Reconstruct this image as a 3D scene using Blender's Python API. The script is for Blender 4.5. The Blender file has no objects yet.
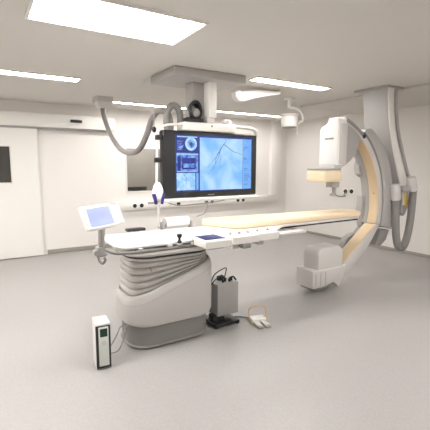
import bpy, bmesh, math, random
from math import sin, cos, pi, radians as R
from mathutils import Vector, Matrix
random.seed(7)
S = bpy.context.scene
COL = S.collection

# ------------------------------------------------------------------ camera
F, YAW, PIT, ROL, CH = 383.33, R(31.6), R(7.47), R(0.155), 1.7
fw = Vector((sin(YAW)*cos(PIT), cos(YAW)*cos(PIT), -sin(PIT)))
r0 = Vector((cos(YAW), -sin(YAW), 0)); u0 = r0.cross(fw)
rt = cos(ROL)*r0 + sin(ROL)*u0; up = cos(ROL)*u0 - sin(ROL)*r0
cam = bpy.data.objects.new('camera', bpy.data.cameras.new('camera'))
M4 = Matrix((rt, up, -fw)).transposed().to_4x4(); M4.translation = (0, 0, CH)
cam.matrix_world = M4
cam.data.sensor_width = 36; cam.data.lens = 36*F/430; cam.data.clip_start = .05
COL.objects.link(cam); S.camera = cam

def at(x, y, Y):
    "point of the vertical plane Y seen at photo pixel x, y"
    d = (x-215)/F*rt - (y-215)/F*up + fw
    t = Y/d.y
    return Vector((t*d.x, Y, CH+t*d.z))

# ------------------------------------------------------------------ materials
def mat(name, c, rough=.5, metal=0., var=.04, scale=8., bump=0., spec=.5, coat=0.):
    m = bpy.data.materials.new(name); m.use_nodes = True
    nt = m.node_tree; b = nt.nodes['Principled BSDF']
    tc = nt.nodes.new('ShaderNodeTexCoord'); nz = nt.nodes.new('ShaderNodeTexNoise')
    nz.inputs['Scale'].default_value = scale; nz.inputs['Detail'].default_value = 5
    nt.links.new(tc.outputs['Object'], nz.inputs['Vector'])
    mx = nt.nodes.new('ShaderNodeMix'); mx.data_type = 'RGBA'
    mx.inputs[6].default_value = (*[v*(1-var) for v in c], 1)
    mx.inputs[7].default_value = (*[min(1, v*(1+var)) for v in c], 1)
    nt.links.new(nz.outputs['Fac'], mx.inputs[0]); nt.links.new(mx.outputs[2], b.inputs['Base Color'])
    b.inputs['Roughness'].default_value = rough; b.inputs['Metallic'].default_value = metal
    b.inputs['Specular IOR Level'].default_value = spec; b.inputs['Coat Weight'].default_value = coat
    if bump:
        bp = nt.nodes.new('ShaderNodeBump'); bp.inputs['Strength'].default_value = bump
        bp.inputs['Distance'].default_value = .01
        nt.links.new(nz.outputs['Fac'], bp.inputs['Height']); nt.links.new(bp.outputs['Normal'], b.inputs['Normal'])
    return m

def emis(name, c, s, c2=None, scale=6., dist=1.5):
    m = bpy.data.materials.new(name); m.use_nodes = True
    nt = m.node_tree; b = nt.nodes['Principled BSDF']
    b.inputs['Base Color'].default_value = (.01, .01, .015, 1); b.inputs['Roughness'].default_value = .3
    b.inputs['Emission Strength'].default_value = s
    b.inputs['Emission Color'].default_value = (*c, 1)
    if c2:
        tc = nt.nodes.new('ShaderNodeTexCoord'); nz = nt.nodes.new('ShaderNodeTexNoise')
        nz.inputs['Scale'].default_value = scale; nz.inputs['Detail'].default_value = 6
        nz.inputs['Distortion'].default_value = dist
        cr = nt.nodes.new('ShaderNodeValToRGB')
        cr.color_ramp.elements[0].position = .35; cr.color_ramp.elements[0].color = (*c, 1)
        cr.color_ramp.elements[1].position = .65; cr.color_ramp.elements[1].color = (*c2, 1)
        nt.links.new(tc.outputs['Object'], nz.inputs['Vector']); nt.links.new(nz.outputs['Fac'], cr.inputs[0])
        nt.links.new(cr.outputs[0], b.inputs['Emission Color'])
    return m

def glass_mat(name, tint, alpha):
    m = bpy.data.materials.new(name); m.use_nodes = True
    nt = m.node_tree; out = nt.nodes['Material Output']; nt.nodes.remove(nt.nodes['Principled BSDF'])
    t = nt.nodes.new('ShaderNodeBsdfTransparent'); t.inputs[0].default_value = (*tint, 1)
    g = nt.nodes.new('ShaderNodeBsdfGlossy'); g.inputs['Roughness'].default_value = .05
    g.inputs[0].default_value = (.8, .8, .8, 1)
    mx = nt.nodes.new('ShaderNodeMixShader'); fr = nt.nodes.new('ShaderNodeFresnel'); fr.inputs[0].default_value = 1.5
    nt.links.new(fr.outputs[0], mx.inputs[0]); nt.links.new(t.outputs[0], mx.inputs[1]); nt.links.new(g.outputs[0], mx.inputs[2])
    nt.links.new(mx.outputs[0], out.inputs[0])
    return m

M = dict(
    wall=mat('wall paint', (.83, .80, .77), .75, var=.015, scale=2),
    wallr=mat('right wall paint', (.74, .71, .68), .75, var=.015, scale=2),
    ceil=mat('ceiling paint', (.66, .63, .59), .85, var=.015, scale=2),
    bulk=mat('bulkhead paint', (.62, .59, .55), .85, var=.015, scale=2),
    base=mat('skirting vinyl', (.33, .30, .27), .5),
    door=mat('door laminate', (.84, .82, .79), .4, var=.01),
    white=mat('white enamel', (.86, .845, .82), .32, var=.01, coat=.2),
    offwhite=mat('off white plastic', (.76, .74, .71), .38, var=.015),
    lgrey=mat('light grey cover', (.60, .58, .56), .42, var=.02),
    mgrey=mat('mid grey cover', (.40, .388, .375), .45, var=.02),
    dgrey=mat('dark grey cover', (.27, .26, .25), .5, var=.03),
    hose=mat('grey hose', (.25, .24, .23), .5, var=.04),
    plinth=mat('plinth grey', (.22, .212, .205), .5, var=.03),
    baseg=mat('pedestal cover', (.51, .495, .475), .45, var=.02),
    bellow=mat('bellows vinyl', (.52, .505, .485), .5, var=.03),
    black=mat('black plastic', (.014, .014, .016), .32, var=.1),
    rubber=mat('black rubber', (.02, .02, .02), .6, var=.1),
    steel=mat('brushed steel', (.20, .195, .19), .35, metal=.3, var=.05),
    beige=mat('tan cover', (.70, .55, .36), .5, var=.03),
    cream=mat('cream detector cover', (.92, .76, .54), .5, var=.03),
    matt=mat('mattress vinyl', (.90, .73, .52), .5, var=.02, bump=.03),
    paper=mat('paper roll', (.88, .87, .86), .85, var=.01),
    grille=mat('box metal', (.36, .35, .335), .4, var=.03),
    purple=mat('dark blue plastic', (.03, .02, .15), .35, var=.1),
    yellow=mat('yellow tag', (.62, .42, .08), .5),
    beigewire=mat('tan wire', (.62, .40, .19), .4),
    greenscr=mat('dark green display', (.008, .045, .032), .15, var=.3),
    silver=mat('light bezel', (.66, .70, .66), .35),
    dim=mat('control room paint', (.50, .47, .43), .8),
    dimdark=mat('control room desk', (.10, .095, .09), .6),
    lens=mat('lamp lens', (.20, .195, .19), .15, var=.1),
    socket=mat('dark socket', (.012, .016, .014), .4),
    doorglass=mat('dark door pane', (.055, .052, .048), .12, var=.05),
    strip=emis('light strip', (1, .975, .945), 34.),
    panel=emis('ceiling light panel', (1, .975, .95), 34.),
    panel2=emis('near panel and fill light', (1, .975, .95), 20.),  # near panels, and the added fills at the near end and right
    panel3=emis('control room fill light', (1, .97, .94), 15.),  # emitter of the added control room fill
    screen=emis('screen blue', (.20, .50, .98), 0.769, (.56, .80, 1.0), 3.2, .6),
    screenside=emis('screen side column', (.16, .42, .95), 0.729, (.22, .50, .98), 6),
    scrdark=emis('screen navy', (.008, .02, .20), 0.648, (.02, .05, .36), 9),
    scrtile=emis('screen tile', (.03, .10, .62), 0.729, (.30, .58, 1.0), 12),
    scrpale=emis('screen pale tile', (.25, .55, .92), 0.769, (.55, .80, 1.0), 9),
    scrink=emis('screen ink', (.03, .08, .35), 0.567),
    scrline=emis('screen line', (.08, .22, .60), 0.648),
    tablet=emis('touchscreen blue', (.44, .50, .93), 0.9, (.60, .65, .96), 2., .3),
    consolescr=emis('console screen', (.018, .012, .16), 0.486, (.03, .02, .24), 8),
)
glass = glass_mat('window glass', (.80, .80, .79), .2)

def floor_mat():
    m = mat('vinyl floor', (.355, .340, .325), .38, var=.03, scale=1.2, spec=.4)
    nt = m.node_tree; b = nt.nodes['Principled BSDF']
    tc = nt.nodes.new('ShaderNodeTexCoord')
    n2 = nt.nodes.new('ShaderNodeTexNoise'); n2.inputs['Scale'].default_value = 70; n2.inputs['Detail'].default_value = 3
    nt.links.new(tc.outputs['Object'], n2.inputs['Vector'])
    mx = nt.nodes.new('ShaderNodeMix'); mx.data_type = 'RGBA'; mx.blend_type = 'OVERLAY'; mx.inputs[0].default_value = .22
    src = b.inputs['Base Color'].links[0].from_socket
    nt.links.new(src, mx.inputs[6]); nt.links.new(n2.outputs['Color'], mx.inputs[7])
    hs = nt.nodes.new('ShaderNodeHueSaturation'); hs.inputs['Saturation'].default_value = .8
    nt.links.new(mx.outputs[2], hs.inputs['Color']); nt.links.new(hs.outputs[0], b.inputs['Base Color'])
    return m
M['floor'] = floor_mat()

# ------------------------------------------------------------------ helpers
def tag(o, label=None, cat=None, group=None, kind=None):
    if label: o['label'] = label
    if cat: o['category'] = cat
    if group: o['group'] = group
    if kind: o['kind'] = kind
    return o

def origin(o):
    v = Vector((0, 0, 0))
    while o is not None:
        v += o.location; o = o.parent
    return v

def obj(name, bm, m, parent=None, angle=32, mats=None, loc=None):
    "links bm (world coordinates) as one mesh; under a parent, or with its own base point loc"
    bmesh.ops.recalc_face_normals(bm, faces=bm.faces)
    o = bpy.data.objects.new(name, None) if False else None
    me = bpy.data.meshes.new(name)
    off = origin(parent) if parent is not None else Vector(loc or (0, 0, 0))
    bmesh.ops.translate(bm, verts=bm.verts, vec=-off)
    bm.to_mesh(me); bm.free()
    for p in me.polygons: p.use_smooth = True
    me.set_sharp_from_angle(angle=R(angle))
    for q in (mats or [m]): me.materials.append(q)
    o = bpy.data.objects.new(name, me); COL.objects.link(o)
    if parent is not None: o.parent = parent
    elif loc: o.location = loc
    return o

def thing(name, label, cat, loc, group=None):
    o = bpy.data.objects.new(name, None); o.location = loc; o.empty_display_size = .1
    COL.objects.link(o); return tag(o, label, cat, group)

def B(): return bmesh.new()

def join(bm, tmp, mi=0):
    for f in tmp.faces: f.material_index = mi
    me = bpy.data.meshes.new('tmp'); tmp.to_mesh(me); tmp.free(); bm.from_mesh(me); bpy.data.meshes.remove(me)
    return bm

def box(bm, a, b, bev=0., seg=2, mi=0, xf=None):
    t = B(); bmesh.ops.create_cube(t, size=1)
    for v in t.verts:
        v.co = Vector([a[i]+(v.co[i]+.5)*(b[i]-a[i]) for i in range(3)])
    if bev: bmesh.ops.bevel(t, geom=t.edges[:], offset=bev, segments=seg, profile=.5, affect='EDGES')
    if xf is not None: bmesh.ops.transform(t, matrix=xf, verts=t.verts)
    return join(bm, t, mi)

def bx(a, b, bev=0., seg=2): return box(B(), a, b, bev, seg)

def cyl(bm, p, q, r, r2=None, n=20, bev=0., mi=0):
    p, q = Vector(p), Vector(q); r2 = r if r2 is None else r2
    t = B(); d = q-p
    bmesh.ops.create_cone(t, cap_ends=True, segments=n, radius1=r, radius2=r2, depth=d.length)
    if bev:
        es = [e for e in t.edges if abs(e.verts[0].co.z-e.verts[1].co.z) < 1e-6]
        bmesh.ops.bevel(t, geom=es, offset=bev, segments=2, profile=.5, affect='EDGES')
    rot = Vector((0, 0, 1)).rotation_difference(d.normalized()).to_matrix().to_4x4()
    bmesh.ops.transform(t, matrix=Matrix.Translation((p+q)/2) @ rot, verts=t.verts)
    return join(bm, t, mi)

def ball(bm, c, r, sc=(1, 1, 1), mi=0):
    t = B(); bmesh.ops.create_uvsphere(t, u_segments=20, v_segments=12, radius=r)
    bmesh.ops.transform(t, matrix=Matrix.Translation(c) @ Matrix.Diagonal((*sc, 1)), verts=t.verts)
    return join(bm, t, mi)

def smooth(pts, k=8):
    pts = [Vector(p) for p in pts]; out = []
    P = [2*pts[0]-pts[1]] + pts + [2*pts[-1]-pts[-2]]
    for i in range(1, len(P)-2):
        a, b, c, d = P[i-1:i+3]
        for j in range(k):
            t = j/k
            out.append(.5*((2*b)+(c-a)*t+(2*a-5*b+4*c-d)*t*t+(3*b-a-3*c+d)*t**3))
    out.append(pts[-1]); return out

def tube(bm, pts, r, n=12, sm=8, ridge=0., closed=False, mi=0):
    "tube along a smoothed path, ridge gives a corrugated hose"
    pts = smooth(pts, sm) if sm else [Vector(p) for p in pts]
    if ridge:
        L = [0.]
        for a, b in zip(pts, pts[1:]): L.append(L[-1]+(b-a).length)
        step = r*.35; q = []; i = 0; s = 0
        while s < L[-1]:
            while L[i+1] < s: i += 1
            t = (s-L[i])/max(1e-9, L[i+1]-L[i]); q.append(pts[i].lerp(pts[i+1], t)); s += step
        q.append(pts[-1]); pts = q
    t = B(); rings = []
    nrm = None
    for i, p in enumerate(pts):
        d = (pts[min(i+1, len(pts)-1)]-pts[max(i-1, 0)]).normalized()
        if nrm is None:
            nrm = d.orthogonal().normalized()
        nrm = (nrm-d*nrm.dot(d)).normalized(); bi = d.cross(nrm)
        rr = r*(1-ridge*(i % 2))
        rings.append([t.verts.new(p+rr*(cos(2*pi*k/n)*nrm+sin(2*pi*k/n)*bi)) for k in range(n)])
    for a, b in zip(rings, rings[1:]):
        for k in range(n): t.faces.new((a[k], a[(k+1) % n], b[(k+1) % n], b[k]))
    t.faces.new(rings[0]); t.faces.new(rings[-1][::-1])
    return join(bm, t, mi)

def prism(bm, poly, ax, d0, d1, bev=0., seg=2, mi=0):
    "extrude a 2d outline along axis ax (0: poly is y,z; 1: x,z; 2: x,y)"
    t = B()
    def mk(p, d):
        return {0: (d, p[0], p[1]), 1: (p[0], d, p[1]), 2: (p[0], p[1], d)}[ax]
    lo = [t.verts.new(mk(p, d0)) for p in poly]; hi = [t.verts.new(mk(p, d1)) for p in poly]
    n = len(poly); fs = [t.faces.new(lo), t.faces.new(hi[::-1])]
    for i in range(n): t.faces.new((lo[i], lo[(i+1) % n], hi[(i+1) % n], hi[i]))
    bmesh.ops.recalc_face_normals(t, faces=t.faces)
    if bev:
        es = [e for f in fs for e in f.edges]
        bmesh.ops.bevel(t, geom=es, offset=bev, segments=seg, profile=.5, affect='EDGES')
    return join(bm, t, mi)

def rr(cx, cy, hx, hy, r, n=8):
    out = []
    for k, (sx, sy) in enumerate(((1, 1), (-1, 1), (-1, -1), (1, -1))):
        for j in range(n+1):
            a = k*pi/2+j/n*pi/2
            out.append((cx+sx*(hx-r)+r*cos(a), cy+sy*(hy-r)+r*sin(a)))
    return out

def loft(bm, rings, cap=True, mi=0):
    t = B(); V = [[t.verts.new(p) for p in r_] for r_ in rings]; n = len(rings[0])
    for a, b in zip(V, V[1:]):
        for k in range(n): t.faces.new((a[k], a[(k+1) % n], b[(k+1) % n], b[k]))
    if cap: t.faces.new(V[0][::-1]); t.faces.new(V[-1])
    return join(bm, t, mi)

def arc_pts(c, r, a0, a1, n=40):
    return [(c[0]+r*cos(R(a0+(a1-a0)*i/n)), c[1]+r*sin(R(a0+(a1-a0)*i/n))) for i in range(n+1)]

# ------------------------------------------------------------------ room
YW, XW, XL, YF, ZC = 7.76, 6.99, -2.4, -1.6, 2.81
WX0, WX1, WZ0, WZ1 = 2.60, 4.7, 1.11, 2.06
def struct(name, bm, m, parent=None, **k):
    o = obj(name, bm, m, parent, **k)
    o['kind'] = 'structure'; return o
struct('floor', bx((XL-.1, YF-.1, -.1), (XW+.1, YW+.1, 0)), M['floor'])
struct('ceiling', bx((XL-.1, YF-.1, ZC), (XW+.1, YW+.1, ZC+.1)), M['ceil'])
w = B()
box(w, (XL-.1, YW, 0), (WX0, YW+.12, ZC)); box(w, (WX1, YW, 0), (XW+.1, YW+.12, ZC))
box(w, (WX0, YW, 0), (WX1, YW+.12, WZ0)); box(w, (WX0, YW, WZ1), (WX1, YW+.12, ZC))
struct('wall_back', w, M['wall'])
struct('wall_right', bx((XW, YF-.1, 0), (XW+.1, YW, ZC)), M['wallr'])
struct('wall_left', bx((XL-.1, YF-.1, 0), (XL, YW, ZC)), M['wall'])
struct('wall_front', bx((XL, YF-.1, 0), (XW, YF, ZC)), M['wall'])
struct('baseboard_back', bx((1.03, YW-.015, 0), (XW, YW, .085), .004), M['base'])
struct('baseboard_right', bx((XW-.015, YF, 0), (XW, YW-.015, .06), .004), M['base'])
# lowered ceiling edge along the right wall
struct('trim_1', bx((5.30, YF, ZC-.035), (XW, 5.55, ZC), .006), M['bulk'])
# control room behind the window
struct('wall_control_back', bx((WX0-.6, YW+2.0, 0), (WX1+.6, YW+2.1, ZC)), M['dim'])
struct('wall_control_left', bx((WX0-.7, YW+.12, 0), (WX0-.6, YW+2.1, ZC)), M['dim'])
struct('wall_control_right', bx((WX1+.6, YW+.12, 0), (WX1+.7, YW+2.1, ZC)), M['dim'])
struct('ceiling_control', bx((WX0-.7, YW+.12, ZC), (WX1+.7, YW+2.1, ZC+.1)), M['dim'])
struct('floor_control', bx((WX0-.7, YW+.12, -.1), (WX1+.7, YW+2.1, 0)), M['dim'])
win = bpy.data.objects.new('window_1', None); win.location = (WX0, YW, WZ0); COL.objects.link(win); win['kind'] = 'structure'
fr = B(); e = .03
box(fr, (WX0, YW-.012, WZ0), (WX1, YW+.1, WZ0+e)); box(fr, (WX0, YW-.012, WZ1-e), (WX1, YW+.1, WZ1))
box(fr, (WX0, YW-.012, WZ0+e), (WX0+e, YW+.1, WZ1-e)); box(fr, (WX1-e, YW-.012, WZ0+e), (WX1, YW+.1, WZ1-e))
struct('window_frame', fr, M['offwhite'], win)
struct('window_pane', bx((WX0+e, YW+.05, WZ0+e), (WX1-e, YW+.058, WZ1-e)), glass, win)
cl0 = thing('ceiling_light', 'added fill light inside the control room behind the window', 'ceiling light', (3.6, YW+1.2, ZC))  # added so the room behind the glass isn't black
obj('diffuser', bx((3.0, YW+.9, ZC-.02), (4.2, YW+1.5, ZC-.002)), M['panel3'], cl0)
dk = thing('desk', 'dark desk seen dimly through the control room window', 'desk', (3.3, YW+.7, 0))
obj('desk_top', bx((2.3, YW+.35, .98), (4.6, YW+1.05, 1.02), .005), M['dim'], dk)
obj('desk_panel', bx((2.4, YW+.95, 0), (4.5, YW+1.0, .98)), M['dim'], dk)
dm = thing('computer_monitor', 'black computer monitor on the desk behind the window', 'monitor', (3.0, YW+.6, 1.02))
obj('monitor_screen', bx((2.78, YW+.55, 1.12), (3.28, YW+.59, 1.20), .01), M['dimdark'], dm)
obj('monitor_foot', bx((2.95, YW+.5, 1.02), (3.1, YW+.66, 1.125), .01), M['dimdark'], dm)

# sliding door with its rail housing
d1 = bpy.data.objects.new('door_1', None); d1.location = (0, YW, 0); COL.objects.link(d1); d1['kind'] = 'structure'
pl = B(); z0, z1 = 1.17, 1.86; x0, x1 = -.35, .5*(at(9.2, 147, YW-.085).x+at(11.8, 183, YW-.085).x); z0 = at(11, 182.5, YW-.085).z; z1 = at(9, 146.5, YW-.085).z; print('pane', x1, z0, z1)
DY0, DY1 = YW-.085, YW-.03
for a, b in (((-1.3, .015), (x0, 2.36)), ((x1, .015), (.955, 2.36)), ((x0, .015), (x1, z0)), ((x0, z1), (x1, 2.36))):
    box(pl, (a[0], DY0, a[1]), (b[0], DY1, b[1]))
struct('door_leaf', pl, M['door'], d1)
struct('door_pane', bx((x0, DY0+.012, z0), (x1, DY0+.03, z1)), M['doorglass'], d1)
gk = B()
for a, b in (((x0-.02, z0-.02), (x1+.02, z0)), ((x0-.02, z1), (x1+.02, z1+.02)), ((x1, z0), (x1+.02, z1))):
    box(gk, (a[0], DY0-.006, a[1]), (b[0], DY0+.01, b[1]), .003)
struct('door_pane_frame', gk, M['offwhite'], d1)
hs = B(); HY = YW-.17
box(hs, (-1.6, HY, 2.365), (2.36, YW, 2.60), .008)
struct('trim_2', hs, M['door'])
struct('trim_3', bx((-1.5, YW-.1, 2.33), (2.3, YW-.02, 2.365)), M['mgrey'])
sn = thing('motion_sensor', 'small black motion sensor on the white door rail housing', 'sensor', tuple(at(76, 121.3, HY)))
p = at(70.2, 119.6, HY); q = at(82, 123.2, HY)
obj('sensor_body', bx((p.x, HY-.03, q.z), (q.x, HY+.001, p.z), .006), M['black'], sn)
obj('sensor_lens', bx((p.x+.04, HY-.034, q.z+.02), (q.x-.04, HY-.028, p.z-.02), .002), M['rubber'], sn)

# cable trunking along the back wall
tk = thing('cable_trunking', 'long white cable trunking with sockets running along the back wall', 'cable trunking', (4.5, YW, .75))
t0 = 2.33
obj('trunking_channel', bx((t0, YW-.07, .755), (6.68, YW-.0005, .93), .006), M['wall'], tk)
obj('trunking_channel_cover', bx((t0+.02, YW-.078, .785), (6.5, YW-.068, .90), .004), M['wall'], tk)
rd = thing('cable_duct', 'tall white cable duct rising up the back wall near the room corner', 'cable duct', (6.54, YW, .93))
obj('duct_body', bx((6.40, YW-.12, .932), (6.68, YW, ZC), .006), M['wall'], rd)
obj('duct_cover', bx((6.46, YW-.128, .94), (6.62, YW-.118, ZC-.0), .004), M['wall'], rd)
def socket(c, axis, label, group, s=.045):
    t = thing('power_socket', label, 'socket', c, group)
    c = Vector(c)
    if axis == 'y':
        obj('socket_plate', bx((c.x-s*1.25, c.y-.008, c.z-s*1.25), (c.x+s*1.25, c.y, c.z+s*1.25), .003), M['door'], t)
        obj('socket_insert', cyl(B(), (c.x, c.y-.016, c.z), (c.x, c.y-.004, c.z), s*.95, n=20, bev=.003), M['socket'], t)
    else:
        obj('socket_plate', bx((c.x-.008, c.y-s*1.25, c.z-s*1.25), (c.x, c.y+s*1.25, c.z+s*1.25), .003), M['door'], t)
        obj('socket_insert', cyl(B(), (c.x-.02, c.y, c.z), (c.x-.004, c.y, c.z), s*.95, n=20, bev=.003), M['socket'], t)
    return t
TY = YW-.078
for (px, py, lab) in ((134.7, 206.2, 'leftmost dark socket on the trunking under the window'),
                      (141.6, 205.8, 'dark socket on the trunking just left of the injector stand'),
                      (178.4, 204.2, 'single dark socket on the trunking below the left end of the large display'),
                      (206.2, 202.6, 'dark socket on the trunking below the middle of the display, left one of its pair'),
                      (212, 202, 'dark socket on the trunking below the middle of the display, right one of its pair'),
                      (237.8, 200.6, 'dark socket below the right end of the display, left one of its pair'),
                      (243, 200.2, 'rightmost dark socket on the back wall trunking')):
    p = at(px, py, TY)
    if px < 150: p.z = .842
    socket((p.x, TY, .842), 'y', lab, 'sockets on the back wall trunking')
def atx(x, y, X):
    d = (x-215)/F*rt - (y-215)/F*up + fw
    t = X/d.x; return Vector((X, t*d.y, CH+t*d.z))
for px, lab in ((345.8, 'black socket with a plugged cable on the right wall behind the scanner'), (351.8, 'black socket without a cable on the right wall inside the scanner arc')):
    p = atx(px, 191.4, XW)
    socket(tuple(p), 'x', lab, 'sockets on the right wall', .05)
p = atx(346, 191.6, XW-.034)
cb = thing('power_cable', 'thin dark cable plugged into the right wall socket behind the detector', 'cable', tuple(p))
q = atx(336, 195, XW-.03)
obj('cord', tube(B(), [p, p+Vector((-.02, .04, -.08)), q+Vector((0, -.25, -.012)), q, q+Vector((0, .08, .2))], .011, 8), M['dgrey'], cb)
obj('wall_bracket', bx((XW-.07, q.y+.02, q.z+.18), (XW, q.y+.14, q.z+.30), .01), M['dgrey'], cb)

# ------------------------------------------------------------------ ceiling lamps and added fill lights
def strip(x0, x1, y0, y1, label, group, m):
    t = thing('ceiling_light', label, 'ceiling light', ((x0+x1)/2, (y0+y1)/2, ZC), group)
    f = B(); k = .02
    box(f, (x0-k, y0-k, ZC-.02), (x1+k, y0, ZC)); box(f, (x0-k, y1, ZC-.02), (x1+k, y1+k, ZC))
    box(f, (x0-k, y0, ZC-.02), (x0, y1, ZC)); box(f, (x1, y0, ZC-.02), (x1+k, y1, ZC))
    obj('light_frame', f, M['door'], t)
    obj('diffuser', bx((x0, y0, ZC-.014), (x1, y1, ZC-.002)), m, t)
strip(2.05, 6.1, 6.84, 6.97, 'long bright ceiling light strip beside the back wall', None, M['strip'])
strip(-1.5, 1.2, 5.3, 5.5, 'ceiling light strip over the floor before the sliding door', None, M['strip'])
strip(1.8, 3.6, -.5, -.2, 'added fill light strip at the near end of the room', None, M['panel2'])  # added front fill for the camera-facing sides
strip(3.4, 4.8, .9, 1.4, 'added fill light panel out of view on the near right side', None, M['panel2'])  # added out of view, brightens the scanner's near face and right wall
strip(.4, 1.6, 2.75, 3.35, 'square ceiling light panel above the bare end of the table', 'ceiling panels over the near room', M['panel2'])
strip(-1.6, -.4, 2.75, 3.35, 'square ceiling light panel over the empty floor on the left', 'ceiling panels over the near room', M['panel2'])
strip(3.1, 4.4, 4.0, 4.18, 'short added fill light strip above the mattress between display and scanner', None, M['strip'])  # added to brighten the scanner's left faces and the right wall

# ------------------------------------------------------------------ patient table
TZ = 1.0
tb = thing('patient_table', 'long white patient table on a bulky grey bellows pedestal', 'patient table', (1.5, 3.42, 0))
CX, CY, HX, HY2 = 1.515, 3.43, .455, .32
pb = B()
loft(pb, [[(x, y, z) for x, y in rr(CX+.005, CY+.01, HX-.04-i, HY2-.06-i, .2)] for z, i in ((0, 0), (.02, -.012), (.035, 0), (.30, 0))])
obj('base_plinth', pb, M['plinth'], tb)
def zslope(x): return .505+.285*min(1.03, max(0, (x-1.08)/.83))
hb = B(); n = 10
rings = []
for z, g in ((.228, .03), (.243, .012), (.28, 0)):
    rings.append([(x, y, z) for x, y in rr(CX, CY, HX-g, HY2-g, .22, n)])
for d_, g, rad in ((.075, 0, .22), (.055, .003, .22), (.02, .012, .21), (.004, .024, .2), (0, .03, .2), (.004, .036, .19), (.03, .04, .19)):
    rings.append([(x, y, zslope(x)-d_) for x, y in rr(CX, CY, HX-g, HY2-g, rad, n)])
loft(hb, rings)
obj('base_housing', hb, M['baseg'], tb)
sm = B(); loft(sm, [[(x, y, zslope(x)-d_) for x, y in rr(CX, CY, HX+g, HY2+g, .22, n)] for d_, g in ((.0805, -.002), (.079, .0012), (.0745, .0012), (.073, -.002))], cap=False)
obj('housing_seam', sm, M['mgrey'], tb)
bl = B(); rings = []; NF = 5; ZT = .832
def zf(x, t_): return zslope(x)-.025+(ZT-zslope(x)+.025)*t_
for f_ in range(NF):
    for q_, g in ((0, .085), (.05, .076), (.12, .056), (.35, .047), (.75, .046), (.93, .058)):
        rings.append([(x, y, zf(x, (f_+q_)/NF)) for x, y in rr(CX, CY, HX-g, HY2-g, .18, n)])
rings.append([(x, y, ZT) for x, y in rr(CX, CY, HX-.085, HY2-.085, .18, n)])
loft(bl, rings)
obj('bellows', bl, M['bellow'], tb, angle=50)
cl_ = B(); loft(cl_, [[(x, y, z) for x, y in rr(CX, CY, HX-g, HY2-g, .19, n)] for z, g in ((.834, .06), (.838, .05), (.858, .046), (.862, .056))])
obj('bellows_collar', cl_, M['lgrey'], tb)
hk = B()
tube(hk, [at(149.8, 267, 3.13)+Vector((0, -.0, 0)), at(151.4, 271.5, 3.13)], .006, 8, sm=0)
obj('bellows_clip', hk, M['dgrey'], tb)
cg = B()
loft(cg, [[(x, y, z) for x, y in rr(CX-.01, CY, HX+g, HY2+g+.015, .2, n)] for z, g in ((.868, -.075), (.875, -.05), (.892, -.02), (.915, 0), (.932, -.005), (.936, -.03))])
obj('carriage', cg, M['offwhite'], tb)
sl_ = B(); loft(sl_, [[(x, y, z) for x, y in rr(CX-.01, CY, HX+g, HY2+g+.015, .2, n)] for z, g in ((.864, -.06), (.866, -.045), (.876, -.036), (.886, -.02), (.889, -.03))], cap=False)
obj('carriage_seal', sl_, M['rubber'], tb)
obj('top_support', bx((1.15, 3.2, .93), (1.9, 3.66, .977), .005), M['mgrey'], tb)
# tabletop: wide bare end, narrow end under the mattress
top = []
def rc(cx, cy, r, a0, a1, k=7): return [(cx+r*cos(R(a0+(a1-a0)*i/k)), cy+r*sin(R(a0+(a1-a0)*i/k))) for i in range(k+1)]
YN, YB, XA = 3.13, 3.80, .885
top += rc(.965+.10, YN+.10, .10, 195, 270)
top += [(2.62, YN), (2.72, YN+.03), (2.95, 3.33), (3.05, 3.37), (4.40, 3.41)]
top += rc(4.40, 3.47, .06, -90, 0) + rc(4.40, 3.70, .06, 0, 90)
top += [(3.05, 3.84), (2.95, 3.84), (2.6, YB)]
top += rc(XA+.17, YB-.08, .08, 90, 180)
obj('table_top', prism(B(), top, 2, .975, TZ, .006), M['white'], tb)
obj('table_top_underside', prism(B(), [(3.0, 3.40), (4.42, 3.43), (4.42, 3.73), (3.0, 3.80)], 2, .95, .976, .004), M['rubber'], tb)
rail = B()
tube(rail, [(1.10, 3.76, .95), (.95, 3.65, .95), (.90, 3.45, .95), (.925, 3.27, .95), (.955, 3.16, .95), (1.05, 3.112, .95), (1.3, 3.105, .95), (1.9, 3.105, .95)], .014, 10, sm=10)
tube(rail, [(2.05, 3.105, .95), (2.65, 3.105, .95)], .014, 10, sm=2)
obj('side_rail', rail, M['steel'], tb)
for x_ in (1.16, 1.44, 1.68):
    obj('rail_bracket', bx((x_-.02, 3.095, .938), (x_+.02, 3.15, .98), .006), M['mgrey'], tb)
obj('accessory_rail', bx((2.62, 3.07, .945), (3.10, 3.20, .974), .012), M['lgrey'], tb)

mt = B()
mo = [(2.20, 3.86), (2.16, 3.80), (2.33, 3.44), (2.42, 3.37), (4.36, 3.375), (4.46, 3.42), (4.49, 3.50), (4.49, 3.66), (4.44, 3.70), (4.3, 3.72), (2.35, 3.90)]
prism(mt, mo, 2, TZ+.001, TZ+.078, .022, 4)
mm = obj('mattress', mt, M['matt'], None, angle=50, loc=(3.3, 3.6, TZ))
tag(mm, 'cream padded mattress lying on the patient table', 'mattress')

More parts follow.
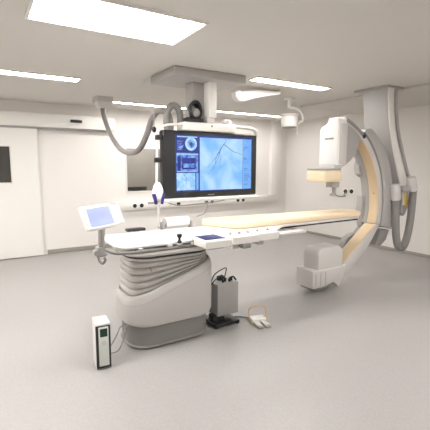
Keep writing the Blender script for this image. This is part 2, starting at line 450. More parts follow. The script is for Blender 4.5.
# control units clamped to the rail
def ledge(x0, x1, y0, y1, z0, z1):
    "flat box that hooks over the front edge of the table top"
    return prism(B(), [(y0, z0), (3.088, z0), (3.088, TZ+.002), (y1, TZ+.002), (y1, z1-.008), (y1-.008, z1), (y0+.01, z1), (y0, z1-.01)], 0, x0, x1, .008)
cp = thing('control_console', 'flat grey control console with a dark blue screen clamped to the table edge', 'control console', (1.80, 2.97, .95))
obj('console_body', ledge(1.665, 1.945, 2.86, 3.16, .96, 1.03), M['offwhite'], cp)
obj('console_screen', bx((1.695, 2.905, 1.026), (1.905, 3.12, 1.034), .003), M['consolescr'], cp)
ft = B(); box(ft, (1.74, 2.95, .925), (1.92, 3.089, .966), .01)
obj('rail_clamp', ft, M['mgrey'], cp)
obj('grip', tube(B(), [(1.89, 2.90, .962), (1.92, 2.86, .94), (1.96, 2.88, .945), (1.98, 2.95, .965)], .010, 8), M['lgrey'], cp)
def handset(x0, x1, y0, y1, label, knobs, z0=.955, z1=1.024):
    t = thing('control_unit', label, 'control unit', ((x0+x1)/2, (y0+y1)/2, .95), 'white control units on the table edge')
    obj('unit_body', ledge(x0, x1, y0, y1, z0, z1+.006), M['offwhite'], t)
    for i in range(knobs):
        kx = x0+(x1-x0)*(i+.5)/knobs; ky = (y0+y1)/2
        k = B(); cyl(k, (kx, ky, z1+.004), (kx, ky, z1+.028), .016, .011, 14, .003)
        obj('joystick_knob', k, M['mgrey'], t)
    k = B(); box(k, (x0+.02, y0+.03, z0-.05), (x0+.09, 3.088, z0+.004), .01)
    obj('unit_clamp', k, M['mgrey'], t)
    return t
u1 = handset(1.99, 2.30, 2.91, 3.16, 'white control unit with three knobs beside the dark blue console', 3)
handset(2.315, 2.585, 2.94, 3.16, 'white control unit with two knobs nearest the scanner on the table edge', 2)
obj('cable_plug', bx((2.10, 2.90, .905), (2.20, 2.99, .958), .014), M['hose'], u1)
kb = thing('clamp_knob', 'black waisted clamp knob standing on the near table edge', 'knob', (1.53, 3.10, .97))
k = B()
prof = ((0, .017), (.02, .022), (.035, .012), (.05, .011), (.06, .022), (.085, .024), (.09, .018))
loft(k, [[(1.53+r_*cos(2*pi*i/16), 3.105+r_*sin(2*pi*i/16), .985+z) for i in range(16)] for z, r_ in prof])
obj('knob_grip', k, M['black'], kb)
obj('knob_clamp', bx((1.505, 3.08, .966), (1.555, 3.126, .988), .005), M['mgrey'], kb)
ar = thing('rail_pad', 'black bar shaped pad mounted at the back edge of the table', 'pad', (1.39, 3.84, .99))
p = at(126, 230, 3.86); q = at(144.6, 229, 3.86)
obj('pad_bar', bx((p.x, 3.82, 1.002), (q.x, 3.90, 1.034), .01), M['black'], ar)
obj('pad_bracket', bx((p.x+.08, 3.803, .96), (p.x+.13, 3.86, 1.004), .004), M['mgrey'], ar)
pr = thing('paper_roll', 'white paper roll on a holder at the back edge of the table', 'paper roll', (1.88, 3.86, 1.0))
a, b = at(165, 222.5, 3.87), at(188, 221.5, 3.87)
zc = (a.z+b.z)/2
obj('roll', cyl(B(), (a.x, 3.87, zc), (b.x, 3.87, zc), .058, n=32, bev=.006), M['paper'], pr)
obj('end_disc', cyl(B(), (a.x-.014, 3.87, zc), (a.x-.001, 3.87, zc), .056, n=28, bev=.003), M['mgrey'], pr)
s_ = B(); cyl(s_, (a.x-.05, 3.87, zc), (b.x+.02, 3.87, zc), .012); box(s_, (a.x-.055, 3.803, .985), (a.x-.03, 3.885, zc+.01), .004); box(s_, (b.x+.005, 3.803, .985), (b.x+.025, 3.885, zc+.01), .004)
obj('spindle', s_, M['dgrey'], pr)

# touchscreen module at the left end of the table
ts = thing('touchscreen_module', 'tilted touchscreen in a white frame on an arm at the left end of the table', 'touchscreen', (.86, 3.25, .95))
c = Vector((.818, 3.15, 1.273))
XF = (Matrix.Rotation(R(18.5), 4, 'Z') @ Matrix.Rotation(R(-26), 4, 'X') @ Matrix.Rotation(R(-3), 4, 'Y'))
ex, ey, ez = [XF.to_3x3().col[i].copy() for i in range(3)]; XF.translation = c
W2, H2 = .146, .106
fb = box(B(), (-W2, -.012, -H2), (W2, .03, H2), .018, 4, xf=XF)
obj('screen_frame', fb, M['white'], ts)
obj('display', box(B(), (-.100, -.016, -.078), (.122, -.008, .080), .003, xf=XF), M['tablet'], ts)
obj('rear_housing', box(B(), (.02, .045, -.085), (.275, .085, .100), .02, 4, xf=XF), M['white'], ts)
obj('rear_spacer', box(B(), (-.05, .025, -.06), (.125, .05, .08), .006, 2, xf=XF), M['mgrey'], ts)
btn = B()
for i in range(4): box(btn, (-.130, -.0155, -.05+i*.032), (-.112, -.010, -.036+i*.032), .002, xf=XF)
obj('side_button_row', btn, M['lgrey'], ts)
nk = B(); a = c-ez*.10+Vector((-.0, .03, 0)); b = Vector((.85, 3.22, 1.0))
cyl(nk, a, b, .03, .026, 16)
obj('neck', nk, M['mgrey'], ts)
cl = B(); box(cl, (.805, 3.18, .935), (.872, 3.27, 1.01), .01); cyl(cl, (.82, 3.2, .945), (.885, 3.2, .945), .02); cyl(cl, (.80, 3.17, .965), (.80, 3.24, .965), .024)
obj('clamp', cl, M['mgrey'], ts)
hk = tube(B(), [(.81, 3.18, .94), (.815, 3.15, .90), (.835, 3.13, .885), (.85, 3.11, .915), (.845, 3.12, .935)], .011, 8)
obj('hook', hk, M['steel'], ts)

# ------------------------------------------------------------------ C-arm scanner
Y0, Y1 = 3.45, 3.75
CC = (3.715, 1.13); RO, RI = 1.265, 1.185
ca = thing('c_arm_scanner', 'large grey C shaped scanner hanging from the ceiling around the table', 'scanner', (4.9, 3.6, 2.81))
def pxz(x, y, Y): v = at(x, y, Y); return (v.x, v.z)
pin = pxz(342.3, 265, Y0); po = at(340, 285.5, Y0)
KA = -13.5; YL = Y0+.20                     # kink of the arc, far side of its lower limb
obj('arc', prism(B(), arc_pts(CC, RI, 70.5, KA, 44)+arc_pts(CC, RO, 71.5, KA, 44)[::-1], 1, Y0, Y1, .012), M['lgrey'], ca)
ki = arc_pts(CC, RI, KA-.15, KA-.15, 1)[0]; ko = arc_pts(CC, RO, KA-.15, KA-.15, 1)[0]
obj('lower_arc', prism(B(), [ki, pin, (pin[0]-.05, pin[1]-.06), (po.x-.10, po.z+.02), (po.x-.02, po.z+.012), pxz(343, 280.5, Y0), pxz(346.5, 275.5, Y0), pxz(354.5, 266, Y0), pxz(363.5, 254, Y0), pxz(371.5, 241, Y0), ko], 1, Y0, YL, .012), M['lgrey'], ca)
ly0, ly1 = Y0+.008, Y0+.16
obj('inner_lining', prism(B(), arc_pts(CC, RI+.004, 49, KA+.3, 36)+arc_pts(CC, RI-.012, 49, KA+.3, 36)[::-1], 1, ly0, ly1, .004), M['beige'], ca)
s0 = Vector(ki); s1 = Vector(pin); dv = (s1-s0).normalized(); nv = Vector((-dv.y, dv.x))
if nv.dot(Vector(CC)-s0) < 0: nv = -nv
pa, pb_ = s0+dv*.012, s1-dv*.03
obj('inner_lining', prism(B(), [tuple(pa-nv*.006), tuple(pb_-nv*.006), tuple(pb_+nv*.012), tuple(pa+nv*.012)], 1, ly0, YL-.012, .004), M['beige'], ca)
obj('inner_cover', prism(B(), arc_pts(CC, RI+.004, 56, KA+.3, 36)+arc_pts(CC, RI-.008, 56, KA+.3, 36)[::-1], 1, Y0+.166, Y1-.01, .004), M['mgrey'], ca)
sc_ = B(); q = Vector(arc_pts(CC, RI-.012, 8, 8, 1)[0]); cyl(sc_, (q.x, Y0+.08, q.y), (q.x-.006, Y0+.08, q.y), .011, n=12)
obj('lining_screw', sc_, M['dgrey'], ca)
# far inner edge guides
for pts_, m_ in (([(357, 160), (361, 161), (364, 178), (360.5, 177), (357, 174), (355.8, 168)], 'mgrey'), ([(359.3, 196), (363, 196), (363, 226), (359, 226), (357.8, 210)], 'mgrey'), ([(340, 254), (340.5, 245), (344, 237.5), (349.5, 233.5), (355, 232), (362, 224), (362, 230), (353, 242), (345, 256)], 'dgrey')):
    obj('edge_guide', prism(B(), [pxz(*p_, Y1) for p_ in pts_], 1, Y1-.06, Y1+.04, .01), M[m_], ca)
# dark track along the upper near face
obj('track', prism(B(), arc_pts(CC, 1.25, 70, 51, 24)+arc_pts(CC, 1.205, 70, 51, 24)[::-1], 1, Y0-.006, Y0+.02, .003), M['dgrey'], ca)
tkd = B(); q = Vector(arc_pts(CC, 1.23, 51, 51, 1)[0]); ball(tkd, (q.x, Y0-.005, q.y), .03, (1, .6, 1))
obj('track_stop', tkd, M['black'], ca)
# detector carriage, web and detector
c0 = at(337.2, 140, Y0).x; c1 = at(345.5, 145, Y0).x
zt, zb = 2.29, 1.70
YA = Y0-.01
pf = [(YA, zb), (YA, zt-.01), (YA+.03, zt+.01), (Y0+.13, zt+.01), (Y0+.17, zt-.05), (Y1-.02, zt-.09), (Y1, zt-.13), (Y1, zb)]
obj('detector_carriage', prism(B(), pf, 0, c0, c1, .014), M['white'], ca)
obj('carriage_side_cover', bx((c0+.035, YA-.015, zb+.01), (c1+.005, YA+.03, 2.235), .012), M['lgrey'], ca)
wb = [(lambda v: (v.x, v.z))(at(a_, b_, Y0+.015)) for a_, b_ in ((344.5, 166), (344.5, 121), (350, 124), (356, 131), (360, 139), (358, 147), (356, 154), (351, 160.5))]
obj('web', prism(B(), wb, 1, Y0+.015, Y1-.02, .012), M['mgrey'], ca)
lo = at(329, 138.7, (Y0+Y1)/2)
lt = B(); yl = Y0+.06
for i in range(7): box(lt, (c0-.004, yl+i*.022, lo.z-.013), (c0+.002, yl+.015+i*.022, lo.z+.010), 0)
obj('carriage_lettering', lt, M['dgrey'], ca)
obj('detector_neck', bx((c0-.02, Y0+.01, 1.655), (c1-.02, Y1-.02, 1.715), .012), M['lgrey'], ca)
obj('detector_neck', bx((c0-.06, Y0+.03, 1.63), (c1-.03, Y1-.02, 1.66), .006), M['mgrey'], ca)
dx0, dx1 = 3.765, 4.06
obj('detector_plate', bx((dx0, Y0, 1.632), (dx1, Y1+.02, 1.655), .006), M['mgrey'], ca)
obj('detector_cover', bx((dx0-.005, Y0-.01, 1.48), (dx1+.035, Y1+.03, 1.635), .035, 4), M['cream'], ca)
hg = B(); a = at(332, 184, Y1-.1); 
box(hg, (a.x-.06, Y1-.14, a.z-.045), (a.x+.11, Y1-.04, a.z+.03), .012); cyl(hg, (a.x+.05, Y1-.09, a.z-.04), (a.x+.05, Y1-.09, a.z-.14), .03, .02, 14); box(hg, (a.x+.0, Y1-.10, a.z-.17), (a.x+.07, Y1-.06, a.z-.13), .008)
obj('collimator_handle', hg, M['mgrey'], ca)
# tube housing below the table
nx0 = at(311, 280, Y0).x
ub0 = at(318, 260, Y0).x
zb0 = at(311, 289, Y0).z; zb1 = at(311, 271.5, Y0).z
ub1 = at(343, 265, Y0).x
bot = [(nx0, zb1), (nx0, zb0+.01), (nx0+.03, zb0-.005), (nx0+.22, zb0-.005), (nx0+.40, zb0+.03), (po.x-.06, po.z+.0), (po.x-.01, po.z+.04), (pin[0]+.06, pin[1]+.02), (pin[0]-.02, zb1)]
obj('tube_housing', prism(B(), bot, 1, Y0-.03, Y1-.02, .018, 3), M['lgrey'], ca)
zt2 = at(330, 247, Y0).z
upb = [(ub0, zb1-.02), (ub0, zt2-.09)] + rc(ub0+.09, zt2-.09, .09, 180, 90, 6) + [(ub1-.10, zt2), (ub1-.02, zt2-.06), (pin[0], pin[1]+.01), (pin[0]+.02, zb1-.02)]
obj('tube_head', prism(B(), upb, 1, Y0-.012, Y1-.04, .02, 3), M['lgrey'], ca)
sl = B()
for i in range(3):
    xx = nx0+.05+i*.09; box(sl, (xx, Y0-.033, zb0+.03), (xx+.012, Y0-.026, zb1-.03))
obj('housing_vent', sl, M['mgrey'], ca)
cd = B(); prism(cd, [(nx0+.05, zb0-.035), (nx0+.12, zb0-.055), (nx0+.30, zb0-.05), (nx0+.42, zb0+.005), (nx0+.42, zb0+.03), (nx0+.05, zb0+.01)], 1, Y0+.02, Y1-.06, .01)
obj('tube_bottom_cap', cd, M['dgrey'], ca)
# sleeve around the back of the arc
so = smooth([Vector((*pxz(*p_, Y0-.02), 0)) for p_ in ((366, 129.5), (372, 129), (379, 138), (386.5, 152), (391.5, 173), (394, 200), (393.5, 218), (391.5, 229))], 6)
so = [(v.x, v.y) for v in so]
RS = RO+.012
an = [math.degrees(math.atan2(p_[1]-CC[1], p_[0]-CC[0])) for p_ in (so[0], so[-1])]
obj('sleeve', prism(B(), so+arc_pts(CC, RS, an[0]-.5, an[1], 40)[::-1], 1, Y0-.02, Y1+.03, .012, 3), M['mgrey'], ca)
tp = [pxz(*p_, Y0) for p_ in ((389.5, 229.8), (386, 240), (380, 246.5), (376, 245.5), (381, 229.8))]
obj('sleeve_tip', prism(B(), tp, 1, Y0+.0, Y1, .012, 3), M['dgrey'], ca)
# hanging column
Yc0, Yc1 = Y0+.02, Y1+.06
def cx_(px, py): v = at(px, py, Yc0); return (v.x, v.z)
ctl = cx_(362, 100)[0]
rightedge = [(cx_(387, 95)[0], ZC), cx_(387, 95), cx_(388, 120), cx_(391, 145), cx_(395, 165), cx_(399, 185), cx_(402, 200), cx_(401, 213)]
re_ = [tuple(v)[:2] for v in smooth([Vector((*p_, 0)) for p_ in rightedge[1:]], 5)]
se = [cx_(393.5, 95), cx_(394, 120), cx_(397, 145), cx_(401, 165), cx_(405, 183), cx_(408, 198), cx_(407, 210)]
se_ = [tuple(v)[:2] for v in smooth([Vector((*p_, 0)) for p_ in se], 5)]
colp = [(rightedge[0][0], ZC)] + re_ + [cx_(404, 216)] + se_[::-1] + [(se_[0][0], ZC)]
Yc1 = Yc0+.40
obj('column', prism(B(), colp, 1, Yc0, Yc1, .012), M['mgrey'], ca)
lf2 = re_[:-3]; sf2 = se_[:-3]
stp = [(lf2[0][0]+.01, ZC-.02)] + [(x+.012, z) for x, z in lf2] + [(x-.004, z) for x, z in sf2[::-1]] + [(sf2[0][0]-.004, ZC-.02)]
obj('column_front_cover', prism(B(), stp, 1, Yc0-.018, Yc0+.01, .008), M['offwhite'], ca)
hubz = 1.22; hx1 = min(p_[0] for p_ in re_ if abs(p_[1]-hubz) < .12)
obj('pivot_hub', cyl(B(), (5.22, Yc0+.17, hubz), (hx1+.08, Yc0+.17, hubz), .15, n=32, bev=.01), M['mgrey'], ca)
cb_ = B(); cpx = [(395.8, 84), (396, 105), (398, 130), (403, 155), (407.3, 173), (410, 180)]
tube(cb_, [at(a_, b_, Yc0+.02) for a_, b_ in cpx], .026, 10)
obj('column_cable', cb_, M['mgrey'], ca)
yt = B(); prism(yt, [cx_(402, 192), cx_(406, 196), cx_(406.5, 208), cx_(404, 206)], 1, Yc0-.022, Yc0-.006, .003)
obj('yellow_tag', yt, M['yellow'], ca)
hl = [(395.5, 198), (395.5, 215), (396, 235), (398, 246), (402, 247.5), (406, 240), (409.5, 225), (412, 205), (413.5, 185)]
obj('cable_loop', tube(B(), [at(a_, b_, Yc0-.08) for a_, b_ in hl], .056, 14, ridge=.05), M['hose'], ca, angle=60)
for (xa, ya, xb, yb, r_) in ((395, 184, 395.5, 200, .074), (411, 177, 412.3, 191, .074)):
    obj('hose_cap', cyl(B(), at(xa, ya, Yc0-.08), at(xb, yb, Yc0-.08), r_*.93, r_, 20, .012), M['lgrey'], ca)
pv = B(); p = at(400, 189, Yc0); q = at(408, 181, Yc0)
box(pv, (p.x-.08, Yc0-.10, p.z-.03), (q.x+.08, Yc0+.06, p.z+.05), .02)
obj('hose_bridge', pv, M['mgrey'], ca)
obj('ceiling_carriage', bx((rightedge[0][0]-.05, Y0-.02, ZC-.03), (5.3, Y1+.25, ZC), .008), M['mgrey'], ca)

# ------------------------------------------------------------------ ceiling hung display
DY = 4.2
ds = thing('ceiling_display', 'large wide display glowing blue, hung from the ceiling behind the table', 'display', (2.54, 4.3, ZC))
X0, X1, Z0, Z1 = 1.865, 3.25, 1.295, 2.105
obj('cabinet', bx((X0, DY, Z0), (X1, DY+.11, Z1), .02, 3), M['black'], ds)
sx0, sx1 = at(175.5, 165, DY).x, at(251.6, 165, DY).x
sz0, sz1 = 1.368, 2.058
scr = B(); mats = [M['screen'], M['scrdark'], M['scrtile'], M['scrpale'], M['screenside'], M['scrink'], M['scrline']]
def px(u): return sx0+(sx1-sx0)*u
def pz(v): return sz0+(sz1-sz0)*v
def quad(u0, v0, u1, v1, mi, d):
    t = B(); ps = [(px(u0), DY-d, pz(v0)), (px(u1), DY-d, pz(v0)), (px(u1), DY-d, pz(v1)), (px(u0), DY-d, pz(v1))]
    t.faces.new([t.verts.new(p_) for p_ in ps]); join(scr, t, mi)
def disc(u, v, r_, mi, d, n_=24):
    t = B(); t.faces.new([t.verts.new((px(u)+r_*cos(2*pi*i/n_), DY-d, pz(v)+r_*sin(2*pi*i/n_))) for i in range(n_)]); join(scr, t, mi)
box(scr, (sx0, DY-.003, sz0), (sx1, DY+.004, sz1), mi=1)
quad(.292, .02, .865, .965, 0, .0045)
quad(.868, .02, .99, .965, 4, .0045)
quad(.01, .70, .27, .98, 1, .0045); disc(.185, .845, .082, 3, .0055); disc(.185, .845, .052, 2, .006); disc(.185, .845, .022, 5, .0065); disc(.06, .80, .03, 2, .0055)
quad(.02, .955, .26, .975, 3, .006)
for i in range(5): quad(.02, .74+i*.035, .075+.012*(i % 3), .752+i*.035, 2, .006)
quad(.01, .35, .27, .685, 2, .0045); quad(.075, .40, .24, .60, 1, .0055); quad(.09, .43, .225, .50, 2, .006); quad(.01, .655, .27, .672, 3, .006)
quad(.02, .37, .06, .63, 1, .0055); quad(.015, .36, .265, .368, 3, .006)
quad(.01, .03, .235, .335, 3, .0045); quad(.245, .03, .275, .335, 4, .0045)
def stroke(pts, w_, mi, d):
    pts = smooth([Vector((px(u), DY-d, pz(v))) for u, v in pts], 6)
    t = B(); L = []
    for i, p_ in enumerate(pts):
        dd = (pts[min(i+1, len(pts)-1)]-pts[max(i-1, 0)]).normalized(); nn = Vector((-dd.z, 0, dd.x))*w_*(1-.5*i/len(pts))
        L.append((t.verts.new(p_+nn), t.verts.new(p_-nn)))
    for a_, b_ in zip(L, L[1:]): t.faces.new((a_[0], b_[0], b_[1], a_[1]))
    join(scr, t, mi)
stroke([(.60, .86), (.66, .80), (.73, .73), (.80, .70), (.86, .67)], .0038, 5, .006)
stroke([(.60, .86), (.565, .78), (.55, .70), (.52, .58), (.47, .44), (.40, .30)], .0045, 6, .006)
stroke([(.57, .80), (.53, .70), (.50, .60), (.49, .50)], .005, 6, .0055)
stroke([(.56, .74), (.50, .62), (.44, .52), (.39, .43)], .0035, 6, .0058)
stroke([(.60, .86), (.63, .90), (.62, .95)], .004, 6, .0056)
stroke([(.57, .66), (.55, .52), (.56, .40)], .003, 6, .0057)
stroke([(.10, .30), (.13, .22), (.12, .12)], .005, 2, .0055)
for i, (v, w_) in enumerate(((.80, .05), (.60, .03), (.585, .045), (.40, .05), (.30, .08), (.27, .07), (.24, .085), (.21, .06), (.18, .07), (.10, .05))):
    quad(.885, v, .885+w_, v+.012, 6, .006)
obj('screen', scr, None, ds, mats=mats, angle=10)
lg_ = B()
for i in range(7): box(lg_, (2.475+i*.014, DY-.004, 1.318), (2.485+i*.014, DY+.002, 1.328))
obj('bezel_lettering', lg_, M['mgrey'], ds)
bar = B(); box(bar, (X0-.015, DY-.03, Z0-.05), (X1+.02, DY+.13, Z0-.002), .02, 3)
obj('lower_beam', bar, M['white'], ds)
topb = at(183, 121, DY), at(236, 129, DY)
tb_ = B(); box(tb_, (topb[0].x, DY-.01, Z1+.005), (topb[1].x, DY+.16, at(212, 123.3, DY).z), .02, 3)
obj('upper_beam', tb_, M['white'], ds)
dot = B(); p = at(212, 126.3, DY-.012); cyl(dot, (p.x, DY-.014, p.z), (p.x, DY, p.z), .011, n=12)
obj('status_light', dot, M['black'], ds)
dmz = B(); p = at(227, 121.5, DY+.05); ball(dmz, (p.x, DY+.06, p.z-.01), .07, (1, .8, .55))
obj('sensor_dome', dmz, M['offwhite'], ds)
# frame tubes left and right
fl = B()
tube(fl, [at(184, 124.5, DY+.02), at(170, 124.5, DY+.02), at(163.5, 126, DY+.02), at(158.5, 131, DY+.02), at(157.2, 140, DY+.03), at(156.9, 165, DY+.03), at(156.8, 180, DY+.03), at(157.2, 190, DY+.03), at(160.5, 196, DY+.03), at(165, 200, DY+.03)], .015, 12)
obj('side_handle', fl, M['offwhite'], ds)
fr_ = B()
tube(fr_, [at(234, 127, DY+.03), at(246, 128, DY+.03), at(252.5, 129.2, DY+.03), at(255.5, 132, DY+.04), at(256, 137, DY+.06)], .022, 12)
obj('top_handle', fr_, M['lgrey'], ds)
for (px_, py_) in ((157, 160), (158, 137.5), (158, 187)):
    p = at(px_, py_, DY+.03); obj('handle_clip', bx((p.x-.03, DY-.01, p.z-.03), (p.x+.04, DY+.06, p.z+.03), .01), M['black'], ds)
pw = at(208, 117, DY), at(216, 117, DY)
obj('post', bx((pw[0].x, DY-.02, pw[0].z), (pw[1].x, DY+.16, ZC), .01), M['white'], ds)
obj('post_collar', bx((pw[0].x-.01, DY, Z1+.08), (pw[1].x-.03, DY+.14, pw[0].z+.012), .008), M['lgrey'], ds)
sd = B(); box(sd, (pw[0].x-.16, DY+.10, Z1+.10), (pw[0].x+.01, DY+.30, ZC), .012)
obj('cable_duct', sd, M['mgrey'], ds)
obj('ceiling_carriage', bx((1.95, DY-.15, ZC-.10), (2.95, DY+.55, ZC), .015), M['mgrey'], ds)
bk = B(); box(bk, (2.2, DY+.11, 1.45), (2.95, DY+.2, 1.95), .02); box(bk, (2.45, DY+.1, 1.9), (2.62, DY+.18, 2.2), .01)
obj('rear_mount', bk, M['dgrey'], ds)
wr = tube(B(), [at(165, 199, DY+.1), at(170, 203.5, DY+.12), at(182, 205.5, DY+.12), at(196, 204, DY+.1), at(210, 202.5, DY+.1), at(224, 200, DY+.08), at(228, 197, DY+.08)], .007, 8)
obj('under_cable', wr, M['mgrey'], ds)
wr = tube(B(), [at(203, 199, DY+.1), at(207, 204, DY+.1), at(206, 210, DY+.1), at(203, 214, DY+.1), at(197, 216.5, DY+.1)], .005, 8)
obj('under_cable', wr, M['mgrey'], ds)

# black cable coil on the beam
k = B(); p = at(195, 110.5, DY+.06)
for j, (rx, rz, dy) in enumerate(((.066, .095, 0), (.058, .082, .03), (.074, .10, -.02))):
    pts = [p+Vector((rx*cos(2*pi*i/20), dy+.01*sin(i), rz*sin(2*pi*i/20))) for i in range(21)]
    tube(k, pts, .022, 8, sm=2)
cc = obj('cable_coil', k, M['black'], ds)
k = B(); ball(k, p+Vector((0, -.03, -.03)), .05, (1, .7, 1.1))
obj('connector', k, M['dgrey'], cc)
zt_ = at(212, 123.3, DY).z
obj('coil_base', bx((p.x-.15, DY-.005, zt_), (p.x+.09, DY+.13, zt_+.055), .02, 3), M['black'], cc)

# hoses
hx = thing('ceiling_cable_box', 'grey ceiling cable box with a sagging hose left of the display', 'cable box', (1.88, 6.62, ZC))
BY = 6.62
a = at(94, 100, BY); b = at(111.3, 100, BY); zb_ = at(102, 108.5, BY).z
bxm = B(); loft(bxm, [[(x, y, z) for x, y in rr((a.x+b.x)/2, BY, (b.x-a.x)/2-g, .14-g, .03, 4)] for z, g in ((zb_, .07), (zb_+.04, .04), (zb_+.09, .0), (ZC, .0))])
obj('box_cover', bxm, M['lgrey'], hx)
hp = [(102.5, 107, 6.6), (104.5, 118, 6.5), (111, 135, 6.2), (120, 148.5, 5.8), (130, 152.8, 5.4), (139.5, 149, 5.0), (147, 134, 4.75), (152, 119, 4.6), (157, 111.5, 4.5), (163, 110.8, 4.42), (168, 114, 4.42), (170.5, 124, 4.42), (170.5, 132, 4.42)]
obj('hose', tube(B(), [at(*q_) for q_ in hp], .04, 12, ridge=.06), M['hose'], hx, angle=60)
hp2 = [(167.5, 133, 4.40), (166.5, 118, 4.40), (168.5, 109.5, 4.40), (173, 105.5, 4.40), (177.5, 108, 4.40), (180, 115, 4.40), (180.5, 133, 4.40)]
o = obj('cable_hose', tube(B(), [at(*q_) for q_ in hp2], .042, 12, ridge=.06), M['hose'], None, angle=60, loc=tuple(at(174, 130, 4.4)))
tag(o, 'thick grey hose arching in a loop above the display, left end', 'hose')
hc = thing('hanging_clip', 'thin hanging cord with a black clip beside the display frame', 'cord clip', tuple(at(154, 116, 4.3)))
obj('cord', tube(B(), [at(154, 112, 4.36), at(154, 122, 4.32), at(154, 127, 4.32)], .006, 8), M['mgrey'], hc)
k = B(); p = at(154, 129.5, 4.32); ball(k, p, .028, (1, .8, 1.3))
obj('clip', k, M['black'], hc)

# ------------------------------------------------------------------ exam lamp
EY = 5.0
el = thing('exam_lamp', 'small round white examination lamp on a curved ceiling arm', 'lamp', tuple(at(290, 90, EY)))
pt = at(289.5, 97, EY); e0 = at(289.8, 108, EY)
k = B(); cyl(k, (pt.x, EY, ZC), (pt.x, EY, e0.z), .03, n=16); cyl(k, (pt.x, EY, ZC), (pt.x, EY, ZC-.03), .09, n=24)
obj('drop_pole', k, M['white'], el)
hd = at(289.3, 121, EY)
obj('yoke', tube(B(), [at(289.8, 108, EY), at(294, 108, EY), at(299, 110.5, EY), at(302.3, 115.5, EY), at(302.5, 121, EY), at(299, 121.8, EY)], .02, 10), M['white'], el)
k = B()
loft(k, [[(hd.x+r_*cos(2*pi*i/28), EY+r_*sin(2*pi*i/28), hd.z+z) for i in range(28)] for z, r_ in ((.12, .03), (.115, .12), (.10, .15), (.08, .155), (.06, .14), (-.04, .14), (-.085, .13), (-.10, .12))])
obj('lamp_head', k, M['white'], el)
obj('lamp_lens', cyl(B(), (hd.x, EY, hd.z-.115), (hd.x, EY, hd.z-.098), .108, .122, 28, .004), M['lens'], el)
obj('trim_ring', cyl(B(), (hd.x, EY, hd.z+.072), (hd.x, EY, hd.z+.09), .16, n=28, bev=.004), M['lgrey'], el)
q = at(297.5, 125, EY); q2 = at(297.2, 135, EY)
obj('lamp_handle', tube(B(), [at(301, 122, EY), q, q2], .012, 8), M['white'], el)
# white ceiling arm
ra = thing('ceiling_boom', 'white tapered support arm close under the ceiling left of the examination lamp', 'ceiling arm', tuple(at(285, 92, 4.6)))
AY = 4.6
poly = [at(233, 92, AY), at(233.5, 97.5, AY), at(237, 101.2, AY), at(243, 101.8, AY), at(252, 99, AY), at(264, 96.8, AY), at(278, 95, AY), at(278, 91.5, AY), at(258, 90.5, AY)]
obj('arm', prism(B(), [(v.x, v.z) for v in poly], 1, AY-.06, AY+.06, .02, 3), M['white'], ra)
p = at(277, 94, AY); obj('ceiling_pivot', cyl(B(), (p.x, AY, p.z), (p.x, AY, ZC), .05, n=20), M['white'], ra)
k = B(); p2 = at(238, 98, AY); cyl(k, (p2.x, AY, p2.z), (p2.x, AY, p2.z+.10), .06, n=20, bev=.01)
obj('arm_joint', k, M['white'], ra)

# ------------------------------------------------------------------ injector stand
IY = 4.03
ij = thing('injector_stand', 'white injector head with two dark blue syringes on a thin pole behind the table', 'injector', (1.72, IY, 0))
ptop = at(157.8, 188, IY); xb = ptop.x
k = B(); loft(k, [[(xb+sx*cos(2*pi*i/20), IY+.8*sx*sin(2*pi*i/20), z) for i in range(20)] for z, sx in ((1.29, .02), (1.30, .035), (1.36, .062), (1.41, .064), (1.46, .05), (1.50, .025), (1.505, .008))])
obj('injector_head', k, M['white'], ij)
for s_ in (-1, 1):
    k = B(); cyl(k, (xb+s_*.058, IY-.02, 1.375), (xb+s_*.034, IY-.03, 1.255), .024, .016, 14, .004)
    obj('syringe', k, M['purple'], ij)
k = B(); cyl(k, (xb+.005, IY, .05), (xb+.005, IY, 1.30), .014, n=12); ball(k, (xb+.005, IY, 1.0), .022)
obj('pole', k, M['lgrey'], ij)
obj('arm_bar', bx((xb-.12, IY-.02, 1.262), (xb-.03, IY+.02, 1.285), .006), M['dgrey'], ij)
k = B()
for i in range(5):
    a_ = 2*pi*i/5+.3; tube(k, [(xb, IY, .07), (xb+.13*cos(a_), IY+.13*sin(a_), .07), (xb+.26*cos(a_), IY+.26*sin(a_), .062)], .018, 8, sm=3)
obj('star_base', k, M['lgrey'], ij)
for i in range(5):
    a_ = 2*pi*i/5+.3; c_ = Vector((xb+.26*cos(a_), IY+.26*sin(a_), .03))
    obj('caster', cyl(B(), c_+Vector((-.012, 0, 0)), c_+Vector((.012, 0, 0)), .03, n=16, bev=.004), M['rubber'], ij)

# ------------------------------------------------------------------ floor things
eb = thing('equipment_box', 'grey metal equipment box on a black wheeled foot beside the pedestal', 'equipment box', (2.13, 3.38, 0))
k = B(); box(k, (1.93, 3.22, .02), (2.24, 3.52, .05), .012)
obj('foot_plate', k, M['black'], eb)
k = B(); cyl(k, (2.06, 3.37, .05), (2.06, 3.37, .115), .06, .05, 18); box(k, (1.95, 3.30, .05), (2.02, 3.40, .12), .01)
obj('foot_column', k, M['rubber'], eb)
for (x_, y_) in ((1.95, 3.24), (2.22, 3.24), (1.95, 3.50), (2.22, 3.50)):
    obj('caster', cyl(B(), (x_-.012, y_, .022), (x_+.012, y_, .022), .022, n=14, bev=.003), M['rubber'], eb)
obj('box_body', bx((1.985, 3.27, .11), (2.25, 3.50, .455), .008), M['grille'], eb)
for i in range(4):
    obj('plug', cyl(B(), (2.09+i*.04, 3.33+.02*(i % 2), .45), (2.09+i*.04, 3.33+.02*(i % 2), .485+.01*(i % 2)), .012, n=10), M['rubber'], eb)
obj('connector_block', bx((2.08, 3.40, .45), (2.14, 3.45, .50), .006), M['rubber'], eb)
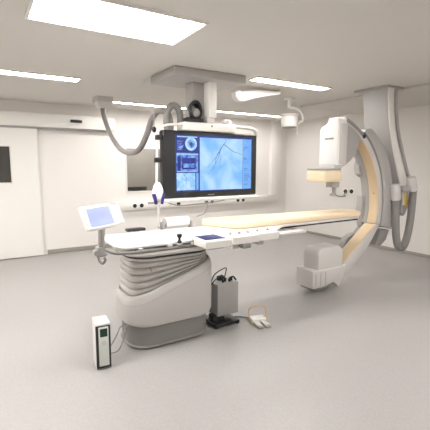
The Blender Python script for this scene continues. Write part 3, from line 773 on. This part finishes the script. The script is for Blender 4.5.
k = B(); tube(k, [(2.12, 3.36, .48), (2.13, 3.34, .56), (2.10, 3.30, .62), (1.96, 3.28, .58), (1.925, 3.30, .50)], .006, 8); tube(k, [(2.10, 3.36, .48), (2.10, 3.34, .52), (2.05, 3.32, .54), (1.96, 3.31, .49), (1.927, 3.33, .43)], .006, 8)
tube(k, [(2.19, 3.36, .48), (2.22, 3.33, .50), (2.23, 3.29, .47)], .009, 8)
obj('cable', k, M['rubber'], eb)
for ch in [eb]: ch.location.x += .062

fp = thing('foot_switch', 'white two pedal foot switch with a tan wire handle on the floor', 'foot switch', (2.5, 3.12, 0))
Rz = Matrix.Translation((2.50, 3.16, 0)) @ Matrix.Rotation(R(-14), 4, 'Z')
k = box(B(), (-.085, -.04, .0), (.085, .07, .05), .01, 3, xf=Rz); obj('switch_body', k, M['white'], fp)
for (x_, dx) in ((-.045, 0), (.045, .0)):
    t = B(); box(t, (x_-.028, -.15, .006), (x_+.028, -.03, .030), .008, 2, xf=Rz)
    pd = obj('pedal', t, M['offwhite'], fp)
    t = B(); box(t, (x_-.028, -.185, .002), (x_+.028, -.14, .022), .008, 2, xf=Rz)
    obj('pedal_tip', t, M['mgrey'], pd)
t = B(); pts = [Rz @ Vector(v) for v in ((-.10, -.02, .01), (-.10, .02, .08), (-.095, .03, .14), (-.05, .03, .165), (.05, .03, .165), (.095, .03, .14), (.10, .02, .08), (.10, -.02, .01))]
tube(t, pts, .007, 8)
obj('wire_handle', t, M['beigewire'], fp)
t = tube(B(), [Rz @ Vector((-.06, .07, .02)), (2.42, 3.35, .008), (2.32, 3.42, .008), (2.27, 3.45, .008)], .007, 8)
obj('cable', t, M['dgrey'], fp)

mn = thing('floor_monitor_unit', 'small white floor unit with a dark green display left of the pedestal', 'monitor unit', (.83, 3.12, 0))
Rm = Matrix.Translation((.805, 3.15, 0)) @ Matrix.Rotation(R(-6), 4, 'Z')
zt3 = .40
obj('unit_body', box(B(), (-.062, -.09, 0), (.062, .09, zt3), .012, 3, xf=Rm), M['offwhite'], mn)
obj('front_frame', box(B(), (-.06, -.097, .01), (.06, -.088, zt3-.02), .004, xf=Rm), M['black'], mn)
obj('front_panel', box(B(), (-.038, -.102, .03), (.043, -.095, zt3-.03), .003, xf=Rm), M['silver'], mn)
obj('display', box(B(), (-.026, -.105, zt3-.115), (.034, -.100, zt3-.045), .002, xf=Rm), M['greenscr'], mn)
obj('keypad', box(B(), (-.015, -.1045, zt3-.19), (.022, -.100, zt3-.15), .002, xf=Rm), M['lgrey'], mn)
t = tube(B(), [Rm @ Vector((.06, .03, .10)), (.95, 3.2, .20), (1.0, 3.26, .24), (1.06, 3.34, .22), (1.11, 3.42, .2)], .006, 8)
obj('cable', t, M['hose'], mn)
t = tube(B(), [Rm @ Vector((.06, .05, .05)), (.97, 3.22, .05), (1.04, 3.3, .10), (1.11, 3.4, .16)], .005, 8)
obj('cable', t, M['hose'], mn)

# ------------------------------------------------------------------ render look
wd = bpy.data.worlds.new('world'); S.world = wd; wd.use_nodes = True
wd.node_tree.nodes['Background'].inputs[0].default_value = (.9, .88, .85, 1); wd.node_tree.nodes['Background'].inputs[1].default_value = .3
S.view_settings.view_transform = 'Standard'; S.view_settings.look = 'None'
S.view_settings.exposure = 0.42; S.view_settings.gamma = 1.0; S.view_settings.use_curve_mapping = False
try:
    S.cycles.use_denoising = True; S.cycles.max_bounces = 10; S.cycles.diffuse_bounces = 6
    S.cycles.sample_clamp_indirect = 8
except Exception: pass
